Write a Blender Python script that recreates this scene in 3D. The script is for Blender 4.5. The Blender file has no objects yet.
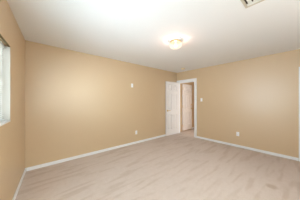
import bpy, bmesh, math
from math import pi, sin, cos, radians
from mathutils import Vector, Matrix

scene = bpy.context.scene
COL = scene.collection

# ------------------------------------------------------------------ camera
CAM_H = 1.318
F_PX = 134.0
YAW = math.atan2(0.654, 0.7565)
cam_d = bpy.data.cameras.new('camera')
cam_d.sensor_width = 36.0
cam_d.lens = F_PX * 36.0 / 300.0
cam_d.shift_y = 0.6 / 300.0
cam_d.clip_start = 0.02
cam = bpy.data.objects.new('camera', cam_d)
COL.objects.link(cam)
cam.location = (0, 0, CAM_H)
cam.rotation_euler = (pi / 2, 0, -YAW)
scene.camera = cam

# ------------------------------------------------------------------ light and exposure
world = bpy.data.worlds.new('daylight')
scene.world = world
world.use_nodes = True
bg = world.node_tree.nodes['Background']
bg.inputs['Color'].default_value = (1.0, 0.96, 0.89, 1)
bg.inputs['Strength'].default_value = 1.5
scene.view_settings.view_transform = 'Standard'
scene.view_settings.look = 'None'
scene.view_settings.gamma = 1.0
scene.view_settings.use_curve_mapping = False
scene.view_settings.exposure = 0.0


def area_light(name, loc, target, sx, sy, power, color):
    d = bpy.data.lights.new(name, 'AREA')
    d.shape = 'RECTANGLE'
    d.size, d.size_y = sx, sy
    d.energy = power
    d.color = color
    o = bpy.data.objects.new(name, d)
    COL.objects.link(o)
    o.location = loc
    o.rotation_euler = (Vector(target) - Vector(loc)).to_track_quat('-Z', 'Y').to_euler()
    return o


# added fill lights outside the unseen near window: one shining down, one up
K = dict(world=3.6, fill_high=210, fill_low=60, side=92, lamp=8.3)
bg.inputs['Strength'].default_value = K['world']
area_light('near_fill_high', (2.5, -2.7, 2.2), (0.7, 2.4, 1.1), 2.6, 1.6, K['fill_high'], (0.93, 1.0, 0.97))
area_light('near_fill_low', (2.6, -2.4, 0.25), (0.5, 2.4, 2.3), 3.0, 1.6, K['fill_low'], (1.0, 0.75, 0.62))
# sky filling the side window, just inside its glass and behind the blind
area_light('side_window_sky', (-0.3962, 1.415, 1.525), (1.0, 1.294, 1.525), 0.80, 0.82, K['side'], (0.70, 0.885, 1.0))

# ------------------------------------------------------------------ dimensions
H = 2.44            # ceiling
XR = 4.37           # right wall
YB = 3.40           # back wall
YN = -1.1           # where the modelled room stops, behind the camera
A = Vector((-0.127, 3.40, 0))            # far left corner
LD = Vector((-0.0864, -0.9963, 0))       # left wall, running towards the camera
LROT = math.atan2(LD.y, LD.x)
TH = 0.12


# ------------------------------------------------------------------ materials
def new_mat(name):
    m = bpy.data.materials.new(name)
    m.use_nodes = True
    nt = m.node_tree
    return m, nt, nt.nodes['Principled BSDF']


def rgb(r, g, b):
    def f(c):
        c /= 255.0
        return c / 12.92 if c <= 0.04045 else ((c + 0.055) / 1.055) ** 2.4
    return (f(r), f(g), f(b), 1)


def paint(name, col, rough=0.6, bump=0.0, scale=120.0, vary=0.03):
    m, nt, p = new_mat(name)
    N = nt.nodes
    L = nt.links
    tc = N.new('ShaderNodeTexCoord')
    nz = N.new('ShaderNodeTexNoise')
    nz.inputs['Scale'].default_value = 2.2
    nz.inputs['Detail'].default_value = 3
    L.new(tc.outputs['Object'], nz.inputs['Vector'])
    mx = N.new('ShaderNodeMix')
    mx.data_type = 'RGBA'
    mx.inputs[6].default_value = tuple(c * (1 - vary) for c in col[:3]) + (1,)
    mx.inputs[7].default_value = tuple(min(1, c * (1 + vary)) for c in col[:3]) + (1,)
    L.new(nz.outputs['Fac'], mx.inputs[0])
    L.new(mx.outputs[2], p.inputs['Base Color'])
    p.inputs['Roughness'].default_value = rough
    if bump:
        n2 = N.new('ShaderNodeTexNoise')
        n2.inputs['Scale'].default_value = scale
        n2.inputs['Detail'].default_value = 2
        L.new(tc.outputs['Object'], n2.inputs['Vector'])
        b = N.new('ShaderNodeBump')
        b.inputs['Strength'].default_value = bump
        b.inputs['Distance'].default_value = 0.004
        L.new(n2.outputs['Fac'], b.inputs['Height'])
        L.new(b.outputs['Normal'], p.inputs['Normal'])
    return m


M_WALL = paint('tan_wall_paint', rgb(209, 182, 147), 0.39, 0.06, 90, 0.015)
M_WALL.node_tree.nodes['Principled BSDF'].inputs['Specular IOR Level'].default_value = 0.85
M_CEIL = paint('ceiling_paint', rgb(241, 241, 241), 0.8, 0.25, 60, 0.015)
M_TRIM = paint('white_trim_paint', rgb(243, 244, 247), 0.4)
M_LINER = paint('grey_white_liner', rgb(204, 203, 198), 0.6)
M_DOOR = paint('white_door_paint', rgb(236, 231, 230), 0.4)
M_PLATE = paint('white_plastic', rgb(246, 246, 250), 0.35)
M_SLOT = paint('dark_slot', rgb(45, 42, 40), 0.6)
M_YELLOW = paint('aged_plastic', rgb(238, 222, 190), 0.5)
M_VENT = paint('vent_enamel', rgb(205, 196, 180), 0.45)
M_VANE = paint('vent_vane_enamel', rgb(232, 232, 226), 0.45)
M_HEAD_SHADE = paint('head_shade_olive', rgb(112, 98, 62), 0.6)  # dark tone painted for the shaded window soffit
M_DUCT_SHADE = paint('duct_shade', rgb(70, 56, 42), 0.6)  # dark tone painted for the shaded duct interior
M_BLIND = paint('blind_vinyl', rgb(244, 246, 246), 0.45)
_n, _l = M_BLIND.node_tree.nodes, M_BLIND.node_tree.links
_t = _n.new('ShaderNodeBsdfTranslucent')
_t.inputs[0].default_value = (0.9, 0.92, 0.92, 1)
_m = _n.new('ShaderNodeMixShader')
_m.inputs[0].default_value = 0.35
_l.new(_n['Principled BSDF'].outputs[0], _m.inputs[1])
_l.new(_t.outputs[0], _m.inputs[2])
_l.new(_m.outputs[0], _n['Material Output'].inputs['Surface'])


def metal(name, col, rough):
    m, nt, p = new_mat(name)
    p.inputs['Base Color'].default_value = col
    p.inputs['Metallic'].default_value = 1.0
    p.inputs['Roughness'].default_value = rough
    return m


M_BRASS = metal('polished_brass', (0.78, 0.53, 0.20, 1), 0.28)


def carpet_mat():
    m, nt, p = new_mat('beige_carpet')
    N = nt.nodes
    L = nt.links
    tc = N.new('ShaderNodeTexCoord')

    def noise(scale, detail, vec, rough=0.5):
        n = N.new('ShaderNodeTexNoise')
        n.inputs['Scale'].default_value = scale
        n.inputs['Detail'].default_value = detail
        n.inputs['Roughness'].default_value = rough
        L.new(vec, n.inputs['Vector'])
        return n.outputs['Fac']

    def math_(op, a, b=None):
        n = N.new('ShaderNodeMath')
        n.operation = op
        for i, v in enumerate((a, b)):
            if v is None:
                continue
            if isinstance(v, (int, float)):
                n.inputs[i].default_value = v
            else:
                L.new(v, n.inputs[i])
        return n.outputs[0]

    def ramp(v, a, b):
        n = N.new('ShaderNodeMapRange')
        n.interpolation_type = 'SMOOTHSTEP'
        n.inputs[1].default_value = a
        n.inputs[2].default_value = b
        L.new(v, n.inputs[0])
        return n.outputs[0]

    # vacuum strokes: long bands of brushed pile, in two headings
    def strokes(angle, sx, sy, off):
        mp = N.new('ShaderNodeMapping')
        mp.inputs['Rotation'].default_value = (0, 0, radians(angle))
        mp.inputs['Location'].default_value = off
        mp.inputs['Scale'].default_value = (sx, sy, 1)
        L.new(tc.outputs['Object'], mp.inputs['Vector'])
        return noise(1.0, 1.5, mp.outputs['Vector'])
    s1 = strokes(-15, 1.6, 9.5, (0.3, 0.0, 0))
    s2 = strokes(36, 1.5, 9.0, (4.0, 2.0, 0))
    sep = N.new('ShaderNodeSeparateXYZ')
    L.new(tc.outputs['Object'], sep.inputs[0])
    zone = ramp(math_('ADD', sep.outputs['X'], math_('MULTIPLY', sep.outputs['Y'], -0.35)), 0.7, 2.6)
    a = ramp(s1, 0.35, 0.50)
    b = ramp(s2, 0.34, 0.50)
    mixs = N.new('ShaderNodeMix')
    mixs.data_type = 'FLOAT'
    L.new(zone, mixs.inputs[0])
    L.new(a, mixs.inputs[2])
    L.new(b, mixs.inputs[3])
    fine = noise(170, 3, tc.outputs['Object'], 0.7)
    mid = noise(14, 3, tc.outputs['Object'])
    v = math_('ADD', math_('MULTIPLY', mixs.outputs[0], 0.17),
              math_('ADD', math_('MULTIPLY', fine, 0.62), math_('ADD', math_('MULTIPLY', mid, 0.22), math_('MULTIPLY', noise(55, 2, tc.outputs['Object'], 0.6), 0.22))))
    cr = N.new('ShaderNodeMapRange')
    cr.inputs[1].default_value = 0.20
    cr.inputs[2].default_value = 0.90
    L.new(v, cr.inputs[0])
    mx = N.new('ShaderNodeMix')
    mx.data_type = 'RGBA'
    mx.inputs[6].default_value = rgb(188, 165, 147)
    mx.inputs[7].default_value = rgb(226, 213, 206)
    L.new(cr.outputs[0], mx.inputs[0])
    # one small worn stain
    mp = N.new('ShaderNodeMapping')
    mp.vector_type = 'TEXTURE'
    mp.inputs['Location'].default_value = (2.754, 0.334, 0)
    mp.inputs['Rotation'].default_value = (0, 0, radians(-38))
    mp.inputs['Scale'].default_value = (0.070, 0.066, 1)
    L.new(tc.outputs['Object'], mp.inputs['Vector'])
    s3 = N.new('ShaderNodeSeparateXYZ')
    L.new(mp.outputs['Vector'], s3.inputs[0])
    r = math_('SQRT', math_('ADD', math_('MULTIPLY', s3.outputs['X'], s3.outputs['X']), math_('MULTIPLY', s3.outputs['Y'], s3.outputs['Y'])))
    r = math_('ADD', r, math_('MULTIPLY', mid, 0.5))
    n = N.new('ShaderNodeMapRange')
    n.inputs[1].default_value = 1.55
    n.inputs[2].default_value = 0.9
    L.new(r, n.inputs[0])
    mx2 = N.new('ShaderNodeMix')
    mx2.data_type = 'RGBA'
    mx2.inputs[7].default_value = rgb(168, 138, 108)
    L.new(mx.outputs[2], mx2.inputs[6])
    L.new(math_('MULTIPLY', n.outputs[0], 0.42), mx2.inputs[0])
    L.new(mx2.outputs[2], p.inputs['Base Color'])
    p.inputs['Roughness'].default_value = 0.95
    p.inputs['Specular IOR Level'].default_value = 0.1
    bmp = N.new('ShaderNodeBump')
    bmp.inputs['Strength'].default_value = 0.5
    bmp.inputs['Distance'].default_value = 0.008
    L.new(fine, bmp.inputs['Height'])
    L.new(bmp.outputs['Normal'], p.inputs['Normal'])
    return m


M_CARPET = carpet_mat()


def glass_mat():
    m, nt, p = new_mat('window_glass')
    N, L = nt.nodes, nt.links
    t = N.new('ShaderNodeBsdfTransparent')
    t.inputs[0].default_value = (0.95, 0.98, 0.98, 1)
    g = N.new('ShaderNodeBsdfGlossy')
    g.inputs['Roughness'].default_value = 0.02
    mx = N.new('ShaderNodeMixShader')
    mx.inputs[0].default_value = 0.06
    L.new(t.outputs[0], mx.inputs[1])
    L.new(g.outputs[0], mx.inputs[2])
    L.new(mx.outputs[0], N['Material Output'].inputs['Surface'])
    return m


M_GLASS = glass_mat()


def lamp_glass_mat():
    """pressed, fluted lamp glass: lit from within, passing more light between its ribs"""
    m, nt, p = new_mat('lit_fluted_glass')
    N, L = nt.nodes, nt.links
    tc = N.new('ShaderNodeTexCoord')
    sep = N.new('ShaderNodeSeparateXYZ')
    L.new(tc.outputs['Object'], sep.inputs[0])
    at = N.new('ShaderNodeMath')
    at.operation = 'ARCTAN2'
    L.new(sep.outputs['Y'], at.inputs[0])
    L.new(sep.outputs['X'], at.inputs[1])
    mul = N.new('ShaderNodeMath')
    mul.operation = 'MULTIPLY'
    mul.inputs[1].default_value = 26
    L.new(at.outputs[0], mul.inputs[0])
    sn = N.new('ShaderNodeMath')
    sn.operation = 'SINE'
    L.new(mul.outputs[0], sn.inputs[0])
    mr = N.new('ShaderNodeMapRange')
    mr.inputs[1].default_value = -1
    mr.inputs[2].default_value = 1
    mr.inputs[3].default_value = 0.45
    mr.inputs[4].default_value = 0.85
    L.new(sn.outputs[0], mr.inputs[0])
    t = N.new('ShaderNodeBsdfTransparent')
    e = N.new('ShaderNodeEmission')
    e.inputs['Color'].default_value = (1.0, 0.86, 0.66, 1)
    e.inputs['Strength'].default_value = 1.5
    mx = N.new('ShaderNodeMixShader')
    L.new(mr.outputs[0], mx.inputs[0])
    L.new(e.outputs[0], mx.inputs[1])
    L.new(t.outputs[0], mx.inputs[2])
    L.new(mx.outputs[0], N['Material Output'].inputs['Surface'])
    return m


M_LAMPGLASS = lamp_glass_mat()


def bulb_mat():
    m, nt, p = new_mat('lit_clear_bulb')
    N, L = nt.nodes, nt.links
    t = N.new('ShaderNodeBsdfTransparent')
    e = N.new('ShaderNodeEmission')
    e.inputs['Color'].default_value = (1.0, 0.87, 0.68, 1)
    e.inputs['Strength'].default_value = 6.0
    mx = N.new('ShaderNodeMixShader')
    mx.inputs[0].default_value = 0.85
    L.new(e.outputs[0], mx.inputs[1])
    L.new(t.outputs[0], mx.inputs[2])
    L.new(mx.outputs[0], N['Material Output'].inputs['Surface'])
    return m


M_BULB = bulb_mat()


# ------------------------------------------------------------------ mesh helpers
def obj(name, bm, mat, parent=None, loc=None, rotz=0.0, smooth=False, bevel=0.0):
    me = bpy.data.meshes.new(name)
    bmesh.ops.recalc_face_normals(bm, faces=bm.faces)
    bm.to_mesh(me)
    bm.free()
    me.materials.append(mat)
    if smooth:
        for f in me.polygons:
            f.use_smooth = True
    o = bpy.data.objects.new(name, me)
    COL.objects.link(o)
    if parent:
        o.parent = parent
    if loc is not None:
        o.location = loc
    o.rotation_euler[2] = rotz
    if bevel:
        b = o.modifiers.new('bevel', 'BEVEL')
        b.width = bevel
        b.segments = 2
        b.limit_method = 'ANGLE'
    return o


def empty(name, loc, rotz=0.0):
    o = bpy.data.objects.new(name, None)
    o.empty_display_size = 0.05
    COL.objects.link(o)
    o.location = loc
    o.rotation_euler[2] = rotz
    return o


def tag(o, label=None, cat=None, group=None, kind=None):
    if label:
        o['label'] = label
    if cat:
        o['category'] = cat
    if group:
        o['group'] = group
    if kind:
        o['kind'] = kind
    return o


def box(bm, x0, x1, y0, y1, z0, z1):
    v = [bm.verts.new((x, y, z)) for z in (z0, z1) for y in (y0, y1) for x in (x0, x1)]
    for q in ((0, 2, 3, 1), (4, 5, 7, 6), (0, 1, 5, 4), (2, 6, 7, 3), (0, 4, 6, 2), (1, 3, 7, 5)):
        bm.faces.new([v[i] for i in q])
    return v


def boxes(*bs):
    bm = bmesh.new()
    for b in bs:
        box(bm, *b)
    return bm


def lathe(bm, prof, n=48, axis='Z', flute=0.0, k=24, origin=(0, 0, 0)):
    rings = []
    for (r, h) in prof:
        ring = []
        for i in range(n):
            a = 2 * pi * i / n
            rr = max(r, 1e-4) * (1 + flute * cos(k * a))
            p = (rr * cos(a), rr * sin(a), h)
            if axis == 'Y':
                p = (p[0], p[2], p[1])
            elif axis == 'X':
                p = (p[2], p[0], p[1])
            ring.append(bm.verts.new([p[j] + origin[j] for j in range(3)]))
        rings.append(ring)
    for a, b in zip(rings, rings[1:]):
        for i in range(n):
            bm.faces.new((a[i], a[(i + 1) % n], b[(i + 1) % n], b[i]))
    bm.faces.new(rings[0])
    bm.faces.new(rings[-1])
    return bm


def wall_with_hole(x0, x1, y0, y1, z0, z1, holes, run):
    """solid slab pierced by rectangular holes (a0, a1, b0, b1) along run axis ('x' or 'y') and z"""
    bm = bmesh.new()
    r0, r1 = (x0, x1) if run == 'x' else (y0, y1)
    cuts = sorted({r0, r1, *[h[0] for h in holes], *[h[1] for h in holes]})
    for a, b in zip(cuts, cuts[1:]):
        spans = [(z0, z1)]
        for h in holes:
            if h[0] <= a + 1e-6 and h[1] >= b - 1e-6:
                spans = [s for s in ((z0, h[2]), (h[3], z1)) if s[1] - s[0] > 1e-4]
        for (p, q) in spans:
            if run == 'x':
                box(bm, a, b, y0, y1, p, q)
            else:
                box(bm, x0, x1, a, b, p, q)
    bmesh.ops.remove_doubles(bm, verts=bm.verts, dist=1e-5)
    return bm


def panel_leaf(w, h, t):
    """six-panel moulded door leaf: x 0..w, y -t/2..t/2, z 0..h"""
    bm = bmesh.new()
    st, mid = w * 0.145, w * 0.115
    pw = (w - 2 * st - mid) / 2
    xs = [0, st, st + pw, st + pw + mid, w - st, w]
    zs = [0, 0.20, 0.20 + 0.58, 0.94, 0.94 + 0.62, 1.68, 1.68 + 0.23, h]
    vv = {}
    for s in (-1, 1):
        for i, x in enumerate(xs):
            for j, z in enumerate(zs):
                vv[s, i, j] = bm.verts.new((x, s * t / 2, z))
    panels = []
    nx, nz = len(xs) - 1, len(zs) - 1
    for s in (-1, 1):
        for i in range(nx):
            for j in range(nz):
                q = [vv[s, i, j], vv[s, i + 1, j], vv[s, i + 1, j + 1], vv[s, i, j + 1]]
                if s == 1:
                    q.reverse()
                f = bm.faces.new(q)
                if i in (1, 3) and j in (1, 3, 5):
                    panels.append(f)
    for i in range(nx):
        bm.faces.new([vv[-1, i, 0], vv[1, i, 0], vv[1, i + 1, 0], vv[-1, i + 1, 0]])
        bm.faces.new([vv[-1, i, nz], vv[-1, i + 1, nz], vv[1, i + 1, nz], vv[1, i, nz]])
    for j in range(nz):
        bm.faces.new([vv[-1, 0, j], vv[-1, 0, j + 1], vv[1, 0, j + 1], vv[1, 0, j]])
        bm.faces.new([vv[-1, nx, j], vv[1, nx, j], vv[1, nx, j + 1], vv[-1, nx, j + 1]])
    bmesh.ops.recalc_face_normals(bm, faces=bm.faces)
    bmesh.ops.inset_individual(bm, faces=panels, thickness=0.022, depth=-0.019)
    bmesh.ops.inset_individual(bm, faces=panels, thickness=0.014, depth=0.0)
    bmesh.ops.inset_individual(bm, faces=panels, thickness=0.024, depth=0.015)
    return bm


def lever_handle(parent, x, z, t, sgn, toward):
    """brass lever handle on one face of a leaf; sgn is the face side, toward the lever's heading in x"""
    h = empty('door_handle', (x, sgn * t / 2, z))
    h.parent = parent
    h['label'] = 'brass lever handle'
    prof = [(0.030, 0.0), (0.030, 0.006), (0.024, 0.010), (0.011, 0.014), (0.010, 0.045), (0.012, 0.05)]
    obj('rose', lathe(bmesh.new(), [(r, sgn * q) for r, q in prof], 28, 'Y'), M_BRASS, h, smooth=True)
    bm = bmesh.new()
    x0, x1 = sorted((-0.012 * toward, 0.105 * toward))
    y0, y1 = sorted((sgn * 0.038, sgn * 0.054))
    box(bm, x0, x1, y0, y1, -0.010, 0.010)
    obj('lever', bm, M_BRASS, h, bevel=0.006)
    return h


def hinges(parent, t, x=0.0, side=1):
    for z in (0.22, 1.02, 1.80):
        bm = bmesh.new()
        lathe(bm, [(0.007, z - 0.045), (0.007, z + 0.045)], 14, 'Z', origin=(x, side * (t / 2 + 0.004), 0))
        obj('hinge', bm, M_BRASS, parent, smooth=False)


# ------------------------------------------------------------------ the room
HX = 6.25          # hall end
HY = 3.457          # hall far wall
HN = 2.30          # near side of the hall
D0, D1, DH = 2.60, 3.34, 2.035           # bedroom doorway in the right wall (y range, height)
C0, C1, CH = -0.80, 0.005, 1.97          # second doorway in the right wall, at the photo's right edge

bm = boxes((-0.9, HX + 0.1, YN - TH, 3.7, -0.1, 0.0))
tag(obj('floor', bm, M_CARPET), 'beige cut-pile carpet with vacuum marks over the whole bedroom floor', 'carpet floor', kind='structure')
bm = boxes((-0.9, HX + 0.1, YN - TH, 3.7, H, H + 0.1))
tag(obj('ceiling', bm, M_CEIL), 'flat off-white ceiling of the bedroom', 'ceiling', kind='structure')
bm = boxes((-0.3, XR + TH, YB, YB + TH, 0, H))
tag(obj('wall_back', bm, M_WALL), 'long tan wall with one outlet and one blank plate', 'wall', kind='structure')
bm = wall_with_hole(XR, XR + TH, YN, YB, 0, H, [(D0, D1, 0, DH), (C0, C1, 0, CH)], 'y')
tag(obj('wall_right', bm, M_WALL), 'tan wall with the open doorway and a light switch', 'wall', kind='structure')
W0, W1, WB, WT = 1.08, 2.45, 1.066, 1.97
bm = wall_with_hole(-0.15, 4.6, -TH, 0, 0, H, [(W0, W1, WB, WT)], 'x')
tag(obj('wall_left', bm, M_WALL, loc=A, rotz=LROT), 'tan wall with the window at the left edge', 'wall', kind='structure')

F0, F1, FB, FT = 0.25, 2.60, 0.90, 2.05        # added window in the unseen near wall, for fill daylight
bm = wall_with_hole(-0.66, XR + TH, YN - TH, YN, 0, H, [(F0, F1, FB, FT)], 'x')
tag(obj('wall_near', bm, M_WALL), 'unseen tan wall behind the camera with an added wide window', 'wall', kind='structure')

# hall beyond the doorway
bm = boxes((XR + TH, HX, HY, HY + 0.1, 0, H))
tag(obj('wall_hall_far', bm, M_WALL), 'tan hallway wall behind the white hallway door', 'wall', kind='structure')
bm = boxes((HX, HX + 0.1, HN, HY + 0.1, 0, H))
tag(obj('wall_hall_end', bm, M_WALL), 'tan wall closing the end of the hallway', 'wall', kind='structure')

bm = boxes((5.38, HX + 0.1, HN - 0.1, HN, 0, H))  # unseen partial wall, added to block some light entering the hall
tag(obj('hall_light_blocker', bm, M_WALL), 'unseen partial tan wall added to cut light into the hallway', 'wall', kind='structure')

# baseboards
BH, BT = 0.066, 0.014


def baseboard(name, bs, label, loc=None, rotz=0.0):
    tag(obj(name, boxes(*bs), M_TRIM, loc=loc, rotz=rotz, bevel=0.004), label, 'baseboard', kind='structure')


baseboard('baseboard_back', [(-0.11, XR, YB - BT, YB, 0, BH)], 'white baseboard along the long tan back wall')
baseboard('baseboard_left', [(0.0, 4.5, 0, BT, 0, BH)], 'white baseboard under the window wall at left', A, LROT)
baseboard('baseboard_right', [(XR - BT, XR, C1 + 0.087, D0 - 0.087, 0, BH)],
          'white baseboard right of the open doorway')
baseboard('baseboard_hall', [(5.53, HX, HY - BT, HY, 0, BH)], 'white baseboard at the foot of the hallway wall')


# door casings
def casing(name, y0, y1, h, label, w=0.085):
    root = empty(name, (XR, (y0 + y1) / 2, 0))
    a, b = y0 - (y0 + y1) / 2, y1 - (y0 + y1) / 2
    for s in (a, b):
        d = -1 if s == a else 1
        p0, p1 = sorted((s + 0.004 * -d, s + min(w, YB - 0.002 - (y0 + y1) / 2 - s if d > 0 else w) * d))
        obj('side_casing', boxes((-0.016, 0, p0, p1, 0, h + w)), M_TRIM, root, bevel=0.005)
        j0, j1 = sorted((s, s - 0.016 * d))
        obj('jamb', boxes((-0.004, TH + 0.004, j0, j1, 0, h)), M_TRIM, root)
    obj('head_casing', boxes((-0.0155, 0, a - 0.001, b + 0.001, h - 0.004, h + w - 0.0005)), M_TRIM, root, bevel=0.005)
    obj('head_jamb', boxes((-0.004, TH + 0.004, a, b, h - 0.016, h)), M_TRIM, root)
    obj('door_stop', boxes((0.05, 0.085, a + 0.016, a + 0.028, 0, h - 0.016), (0.05, 0.085, b - 0.028, b - 0.016, 0, h - 0.016),
                           (0.05, 0.085, a + 0.016, b - 0.016, h - 0.028, h - 0.016)), M_TRIM, root)
    tag(root, label, 'door frame', kind='structure')
    return root


casing('trim_1', D0, D1, DH, 'white casing around the open bedroom doorway')
casing('trim_2', C0, C1, CH, 'white door casing cut off by the right edge of the photo')

# doors
T = 0.044
d1 = obj('door_1', panel_leaf(0.68, 2.015, T), M_DOOR, loc=(XR - 0.008, D1 - 0.030, 0.016), rotz=pi + radians(-4.5))
tag(d1, 'white six-panel bedroom door swung open against the back wall', 'door', kind='structure')
lever_handle(d1, 0.615, 0.925, T, 1, -1)
lever_handle(d1, 0.615, 0.925, T, -1, -1)
hinges(d1, T, 0.0, -1)

d2 = obj('door_2', panel_leaf(0.715, 1.995, T), M_DOOR, loc=(4.79, 3.425, 0.036), rotz=radians(0.5))
tag(d2, 'white six-panel door seen through the doorway in the hall', 'door', kind='structure')
lever_handle(d2, 0.65, 0.93, T, -1, -1)
bmx = lathe(bmesh.new(), [(0.026, 0.0), (0.026, -0.012), (0.018, -0.018)], 24, 'Y', origin=(0.65, -T / 2, 1.09))
obj('deadbolt', bmx, M_BRASS, d2, smooth=True)
hinges(d2, T, 0.0, -1)

d3 = obj('door_3', panel_leaf(C1 - C0 - 0.04, 1.94, T), M_DOOR, loc=(XR + 0.03, C0 + 0.02, 0.01), rotz=pi / 2)
tag(d3, 'closed white door in the casing at the right edge', 'door', kind='structure')
lever_handle(d3, 0.07, 0.93, T, 1, 1)

# ------------------------------------------------------------------ window with blind (left wall's own axes)
R = 0.085
win = empty('window_1', A + LD * 0 + Vector((0, 0, 0)), LROT)
tag(win, 'bright window with white liner at the left edge', 'window', kind='structure')
lt = 0.012
obj('liner', boxes((W0, W0 + lt, -TH, 0.003, WB, WT - 0.011), (W1 - lt, W1, -TH, 0.003, WB, WT - 0.011)), M_LINER, win)
hs = obj('head_shade_strip', boxes((W0, W1, -0.016, 0.004, WT - 0.011, WT)), M_HEAD_SHADE, win, bevel=0.002)  # added dark strip imitates the shaded soffit and hides the lit one
hs['label'] = 'added dark olive strip standing in for the shaded window head'
obj('sill', boxes((W0 - 0.0, W1 + 0.0, -TH, 0.006, WB, WB + 0.018)), M_TRIM, win, bevel=0.003)
fr = 0.035
a0, a1, b0, b1 = W0 + lt, W1 - lt, WB + 0.018, WT
am = (a0 + a1) / 2
obj('window_frame', boxes((a0, a0 + fr, -TH, -R, b0, b1), (a1 - fr, a1, -TH, -R, b0, b1), (a0 + fr, a1 - fr, -TH, -R, b0, b0 + fr),
                          (a0 + fr, a1 - fr, -TH, -R, b1 - fr, b1), (am - 0.02, am + 0.02, -TH, -R, b0 + fr, b1 - fr)), M_TRIM, win)
for (p, q) in ((a0 + fr, am - 0.02), (am + 0.02, a1 - fr)):
    obj('pane', boxes((p, q, -0.105, -0.101, b0 + fr, b1 - fr)), M_GLASS, win)

bl = empty('window_blind', A + Vector((0, 0, b0)), LROT)
tag(bl, 'white horizontal slatted blind lowered over the window', 'blind')
bx0, bx1 = a0 + 0.006, a1 - 0.006
obj('headrail', boxes((bx0, bx1, -0.076, -0.040, b1 - b0 - 0.045, b1 - b0 - 0.002)), M_BLIND, bl, bevel=0.003)
bm = bmesh.new()
n = 36
tilt = radians(-10)
for i in range(n):
    z = 0.035 + (b1 - b0 - 0.10) * i / (n - 1)
    sec = []
    for k in range(5):
        u = (k / 4 - 0.5) * 0.024
        cr = 0.0025 * (1 - (2 * (k / 4) - 1) ** 2)
        sec.append((-0.058 + u * cos(tilt) - cr * sin(tilt), z - u * sin(tilt) + cr * cos(tilt)))
    vs = [[bm.verts.new((x, y, zz + dz)) for (y, zz) in sec] for x in (bx0 + 0.002, bx1 - 0.002) for dz in (0, -0.0012)]
    for k in range(4):
        bm.faces.new((vs[0][k], vs[0][k + 1], vs[2][k + 1], vs[2][k]))
        bm.faces.new((vs[1][k], vs[3][k], vs[3][k + 1], vs[1][k + 1]))
        bm.faces.new((vs[0][k], vs[1][k], vs[1][k + 1], vs[0][k + 1]))
        bm.faces.new((vs[2][k], vs[2][k + 1], vs[3][k + 1], vs[3][k]))
    for k in (0, 4):
        bm.faces.new((vs[0][k], vs[2][k], vs[3][k], vs[1][k]))
obj('slats', bm, M_BLIND, bl)
obj('bottom_rail', boxes((bx0, bx1, -0.072, -0.044, 0.003, 0.020)), M_BLIND, bl, bevel=0.003)
for x in (bx0 + 0.12, am, bx1 - 0.12):
    bm = bmesh.new()
    lathe(bm, [(0.0012, 0.015), (0.0012, b1 - b0 - 0.03)], 8, 'Z', origin=(x, -0.0405, 0))
    lathe(bm, [(0.0012, 0.015), (0.0012, b1 - b0 - 0.03)], 8, 'Z', origin=(x, -0.0755, 0))
    obj('ladder_cord', bm, M_BLIND, bl)


w2 = empty('fill_window_2', (0, YN, 0))  # unseen window, put in so the fill lights can shine through
tag(w2, 'wide unseen window added behind the camera for fill daylight', 'window', kind='structure')
obj('sill', boxes((F0 - 0.03, F1 + 0.03, -TH, 0.02, FB - 0.0, FB + 0.02)), M_TRIM, w2, bevel=0.004)
fm = (F0 + F1) / 2
obj('window_frame', boxes((F0, F0 + 0.04, -TH, -0.07, FB + 0.02, FT), (F1 - 0.04, F1, -TH, -0.07, FB + 0.02, FT),
                          (F0 + 0.04, F1 - 0.04, -TH, -0.07, FT - 0.04, FT), (F0 + 0.04, F1 - 0.04, -TH, -0.07, FB + 0.02, FB + 0.06),
                          (fm - 0.02, fm + 0.02, -TH, -0.07, FB + 0.06, FT - 0.04)), M_TRIM, w2)
for (p, q) in ((F0 + 0.04, fm - 0.02), (fm + 0.02, F1 - 0.04)):
    obj('pane', boxes((p, q, -0.10, -0.096, FB + 0.06, FT - 0.04)), M_GLASS, w2)


# ------------------------------------------------------------------ wall plates (local: x along wall, -y out into the room)
def plate(parent, w=0.072, h=0.116):
    o = obj('cover_plate', boxes((-w / 2, w / 2, -0.006, 0, -h / 2, h / 2)), M_PLATE, parent, bevel=0.003)
    return o


def screw(parent, z):
    obj('screw', lathe(bmesh.new(), [(0.0035, -0.0062), (0.003, -0.0075)], 14, 'Y', origin=(0, 0, z)), M_PLATE, parent)


def outlet(loc, rotz, label):
    r = empty('wall_outlet', loc, rotz)
    tag(r, label, 'outlet', 'wall outlets near the baseboards')
    plate(r)
    for z in (0.020, -0.020):
        f = obj('receptacle', boxes((-0.017, 0.017, -0.009, -0.006, z - 0.014, z + 0.014)), M_PLATE, r, bevel=0.004)
        obj('slot', boxes((-0.008, -0.006, -0.0095, -0.009, z - 0.002, z + 0.008), (0.006, 0.008, -0.0095, -0.009, z - 0.002, z + 0.008),
                          (-0.0025, 0.0025, -0.0095, -0.009, z - 0.010, z - 0.005)), M_SLOT, f)
    screw(r, 0.0)
    return r


outlet((2.379, YB, 0.338), 0.0, 'white outlet low on the long back wall')
outlet((XR, 1.246, 0.372), -pi / 2, 'white outlet low on the wall right of the doorway')

sw = empty('light_switch', (XR, 2.337, 1.345), -pi / 2)
tag(sw, 'white light switch beside the open doorway', 'switch')
plate(sw)
obj('toggle', boxes((-0.005, 0.005, -0.016, -0.006, -0.002, 0.012)), M_PLATE, sw, bevel=0.002)
for z in (0.03, -0.03):
    screw(sw, z)

bp = empty('blank_wall_plate', (2.226, YB, 1.772), 0.0)
tag(bp, 'small white blank plate high on the long back wall', 'wall plate')
plate(bp, 0.070, 0.116)
for z in (0.042, -0.042):
    screw(bp, z)

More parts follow.
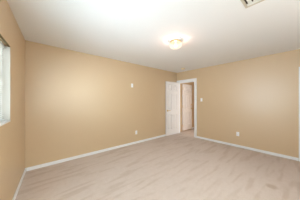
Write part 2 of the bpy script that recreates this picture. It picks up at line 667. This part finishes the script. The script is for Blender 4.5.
# ------------------------------------------------------------------ ceiling things
sd = empty('smoke_detector', (3.907, 2.766, H))
tag(sd, 'round yellowed smoke detector on the ceiling near the doorway', 'smoke detector')
obj('base', lathe(bmesh.new(), [(0.068, 0), (0.068, -0.010), (0.060, -0.012)], 40), M_YELLOW, sd, smooth=False)
obj('cover', lathe(bmesh.new(), [(0.060, -0.012), (0.060, -0.028), (0.052, -0.038), (0.030, -0.041), (0.0, -0.041)], 40), M_YELLOW, sd, smooth=True)
obj('test_button', lathe(bmesh.new(), [(0.009, -0.041), (0.009, -0.044)], 18, origin=(0.018, -0.01, 0)), M_YELLOW, sd)

vx, vy, vw, vl = 1.937, 0.470, 0.26, 0.36       # vent's far right corner and size
vt = empty('ceiling_vent', (vx - vw / 2, vy - vl / 2, H))
tag(vt, 'louvred air vent in the ceiling at the top edge', 'vent')
p, q, fw = vw / 2, vl / 2, 0.026
obj('frame', boxes((-p, p, q - fw, q, -0.010, 0), (-p, p, -q, -q + fw, -0.010, 0), (p - fw, p, -q + fw, q - fw, -0.010, 0),
                   (-p, -p + fw, -q + fw, q - fw, -0.010, 0)), M_VENT, vt, bevel=0.003)
obj('duct_shade_sheet', boxes((-p + fw, p - fw, -q + fw, q - fw, -0.0012, -0.0004)), M_DUCT_SHADE, vt)  # flat dark sheet stands in for shade inside the duct
obj('face_plate', boxes((p - fw - 0.045, p - fw, -q + fw, q - fw, -0.007, -0.003),
                        (-p + fw, -p + fw + 0.045, -q + fw, q - fw, -0.007, -0.003)), M_VANE, vt)
for i in range(6):
    bm = bmesh.new()
    box(bm, -p + fw + 0.045, p - fw - 0.045, -0.017, 0.017, -0.0008, 0.0008)
    bmesh.ops.rotate(bm, verts=bm.verts, cent=(0, 0, 0), matrix=Matrix.Rotation(radians(-14), 3, 'X'))
    bmesh.ops.translate(bm, verts=bm.verts, vec=(0, q - fw - 0.036 - i * 0.050, -0.007))
    obj('vane', bm, M_VANE, vt)

LX, LY = 1.995, 1.578
cl = empty('ceiling_light', (LX, LY, H))
tag(cl, 'lit ceiling lamp with fluted glass bowl and brass pan', 'ceiling lamp')
obj('canopy', lathe(bmesh.new(), [(0.135, 0), (0.135, -0.006), (0.120, -0.018), (0.105, -0.022), (0.0, -0.022)], 56), M_TRIM, cl, smooth=True)
obj('pan', lathe(bmesh.new(), [(0.088, -0.022), (0.102, -0.026), (0.102, -0.036), (0.096, -0.040), (0.0, -0.038)], 56), M_BRASS, cl, smooth=True)
prof = [(0.096, -0.041), (0.108, -0.054), (0.114, -0.075), (0.112, -0.100), (0.098, -0.126), (0.068, -0.144), (0.025, -0.153), (0.0, -0.154)]
obj('glass_bowl', lathe(bmesh.new(), prof, 208, flute=0.014, k=26), M_LAMPGLASS, cl, smooth=True)
bm = bmesh.new()
lathe(bm, [(0.012, -0.038), (0.013, -0.060), (0.026, -0.084), (0.031, -0.102), (0.024, -0.122), (0.0, -0.131)], 24)
obj('bulb', bm, M_BULB, cl, smooth=True)
ld = bpy.data.lights.new('lamp_light', 'POINT')
ld.energy = K['lamp']
ld.color = (1.0, 0.65, 0.53)
ld.shadow_soft_size = 0.012
lo = bpy.data.objects.new('lamp_light', ld)
COL.objects.link(lo)
lo.parent = cl
lo.location = (0, 0, -0.103)
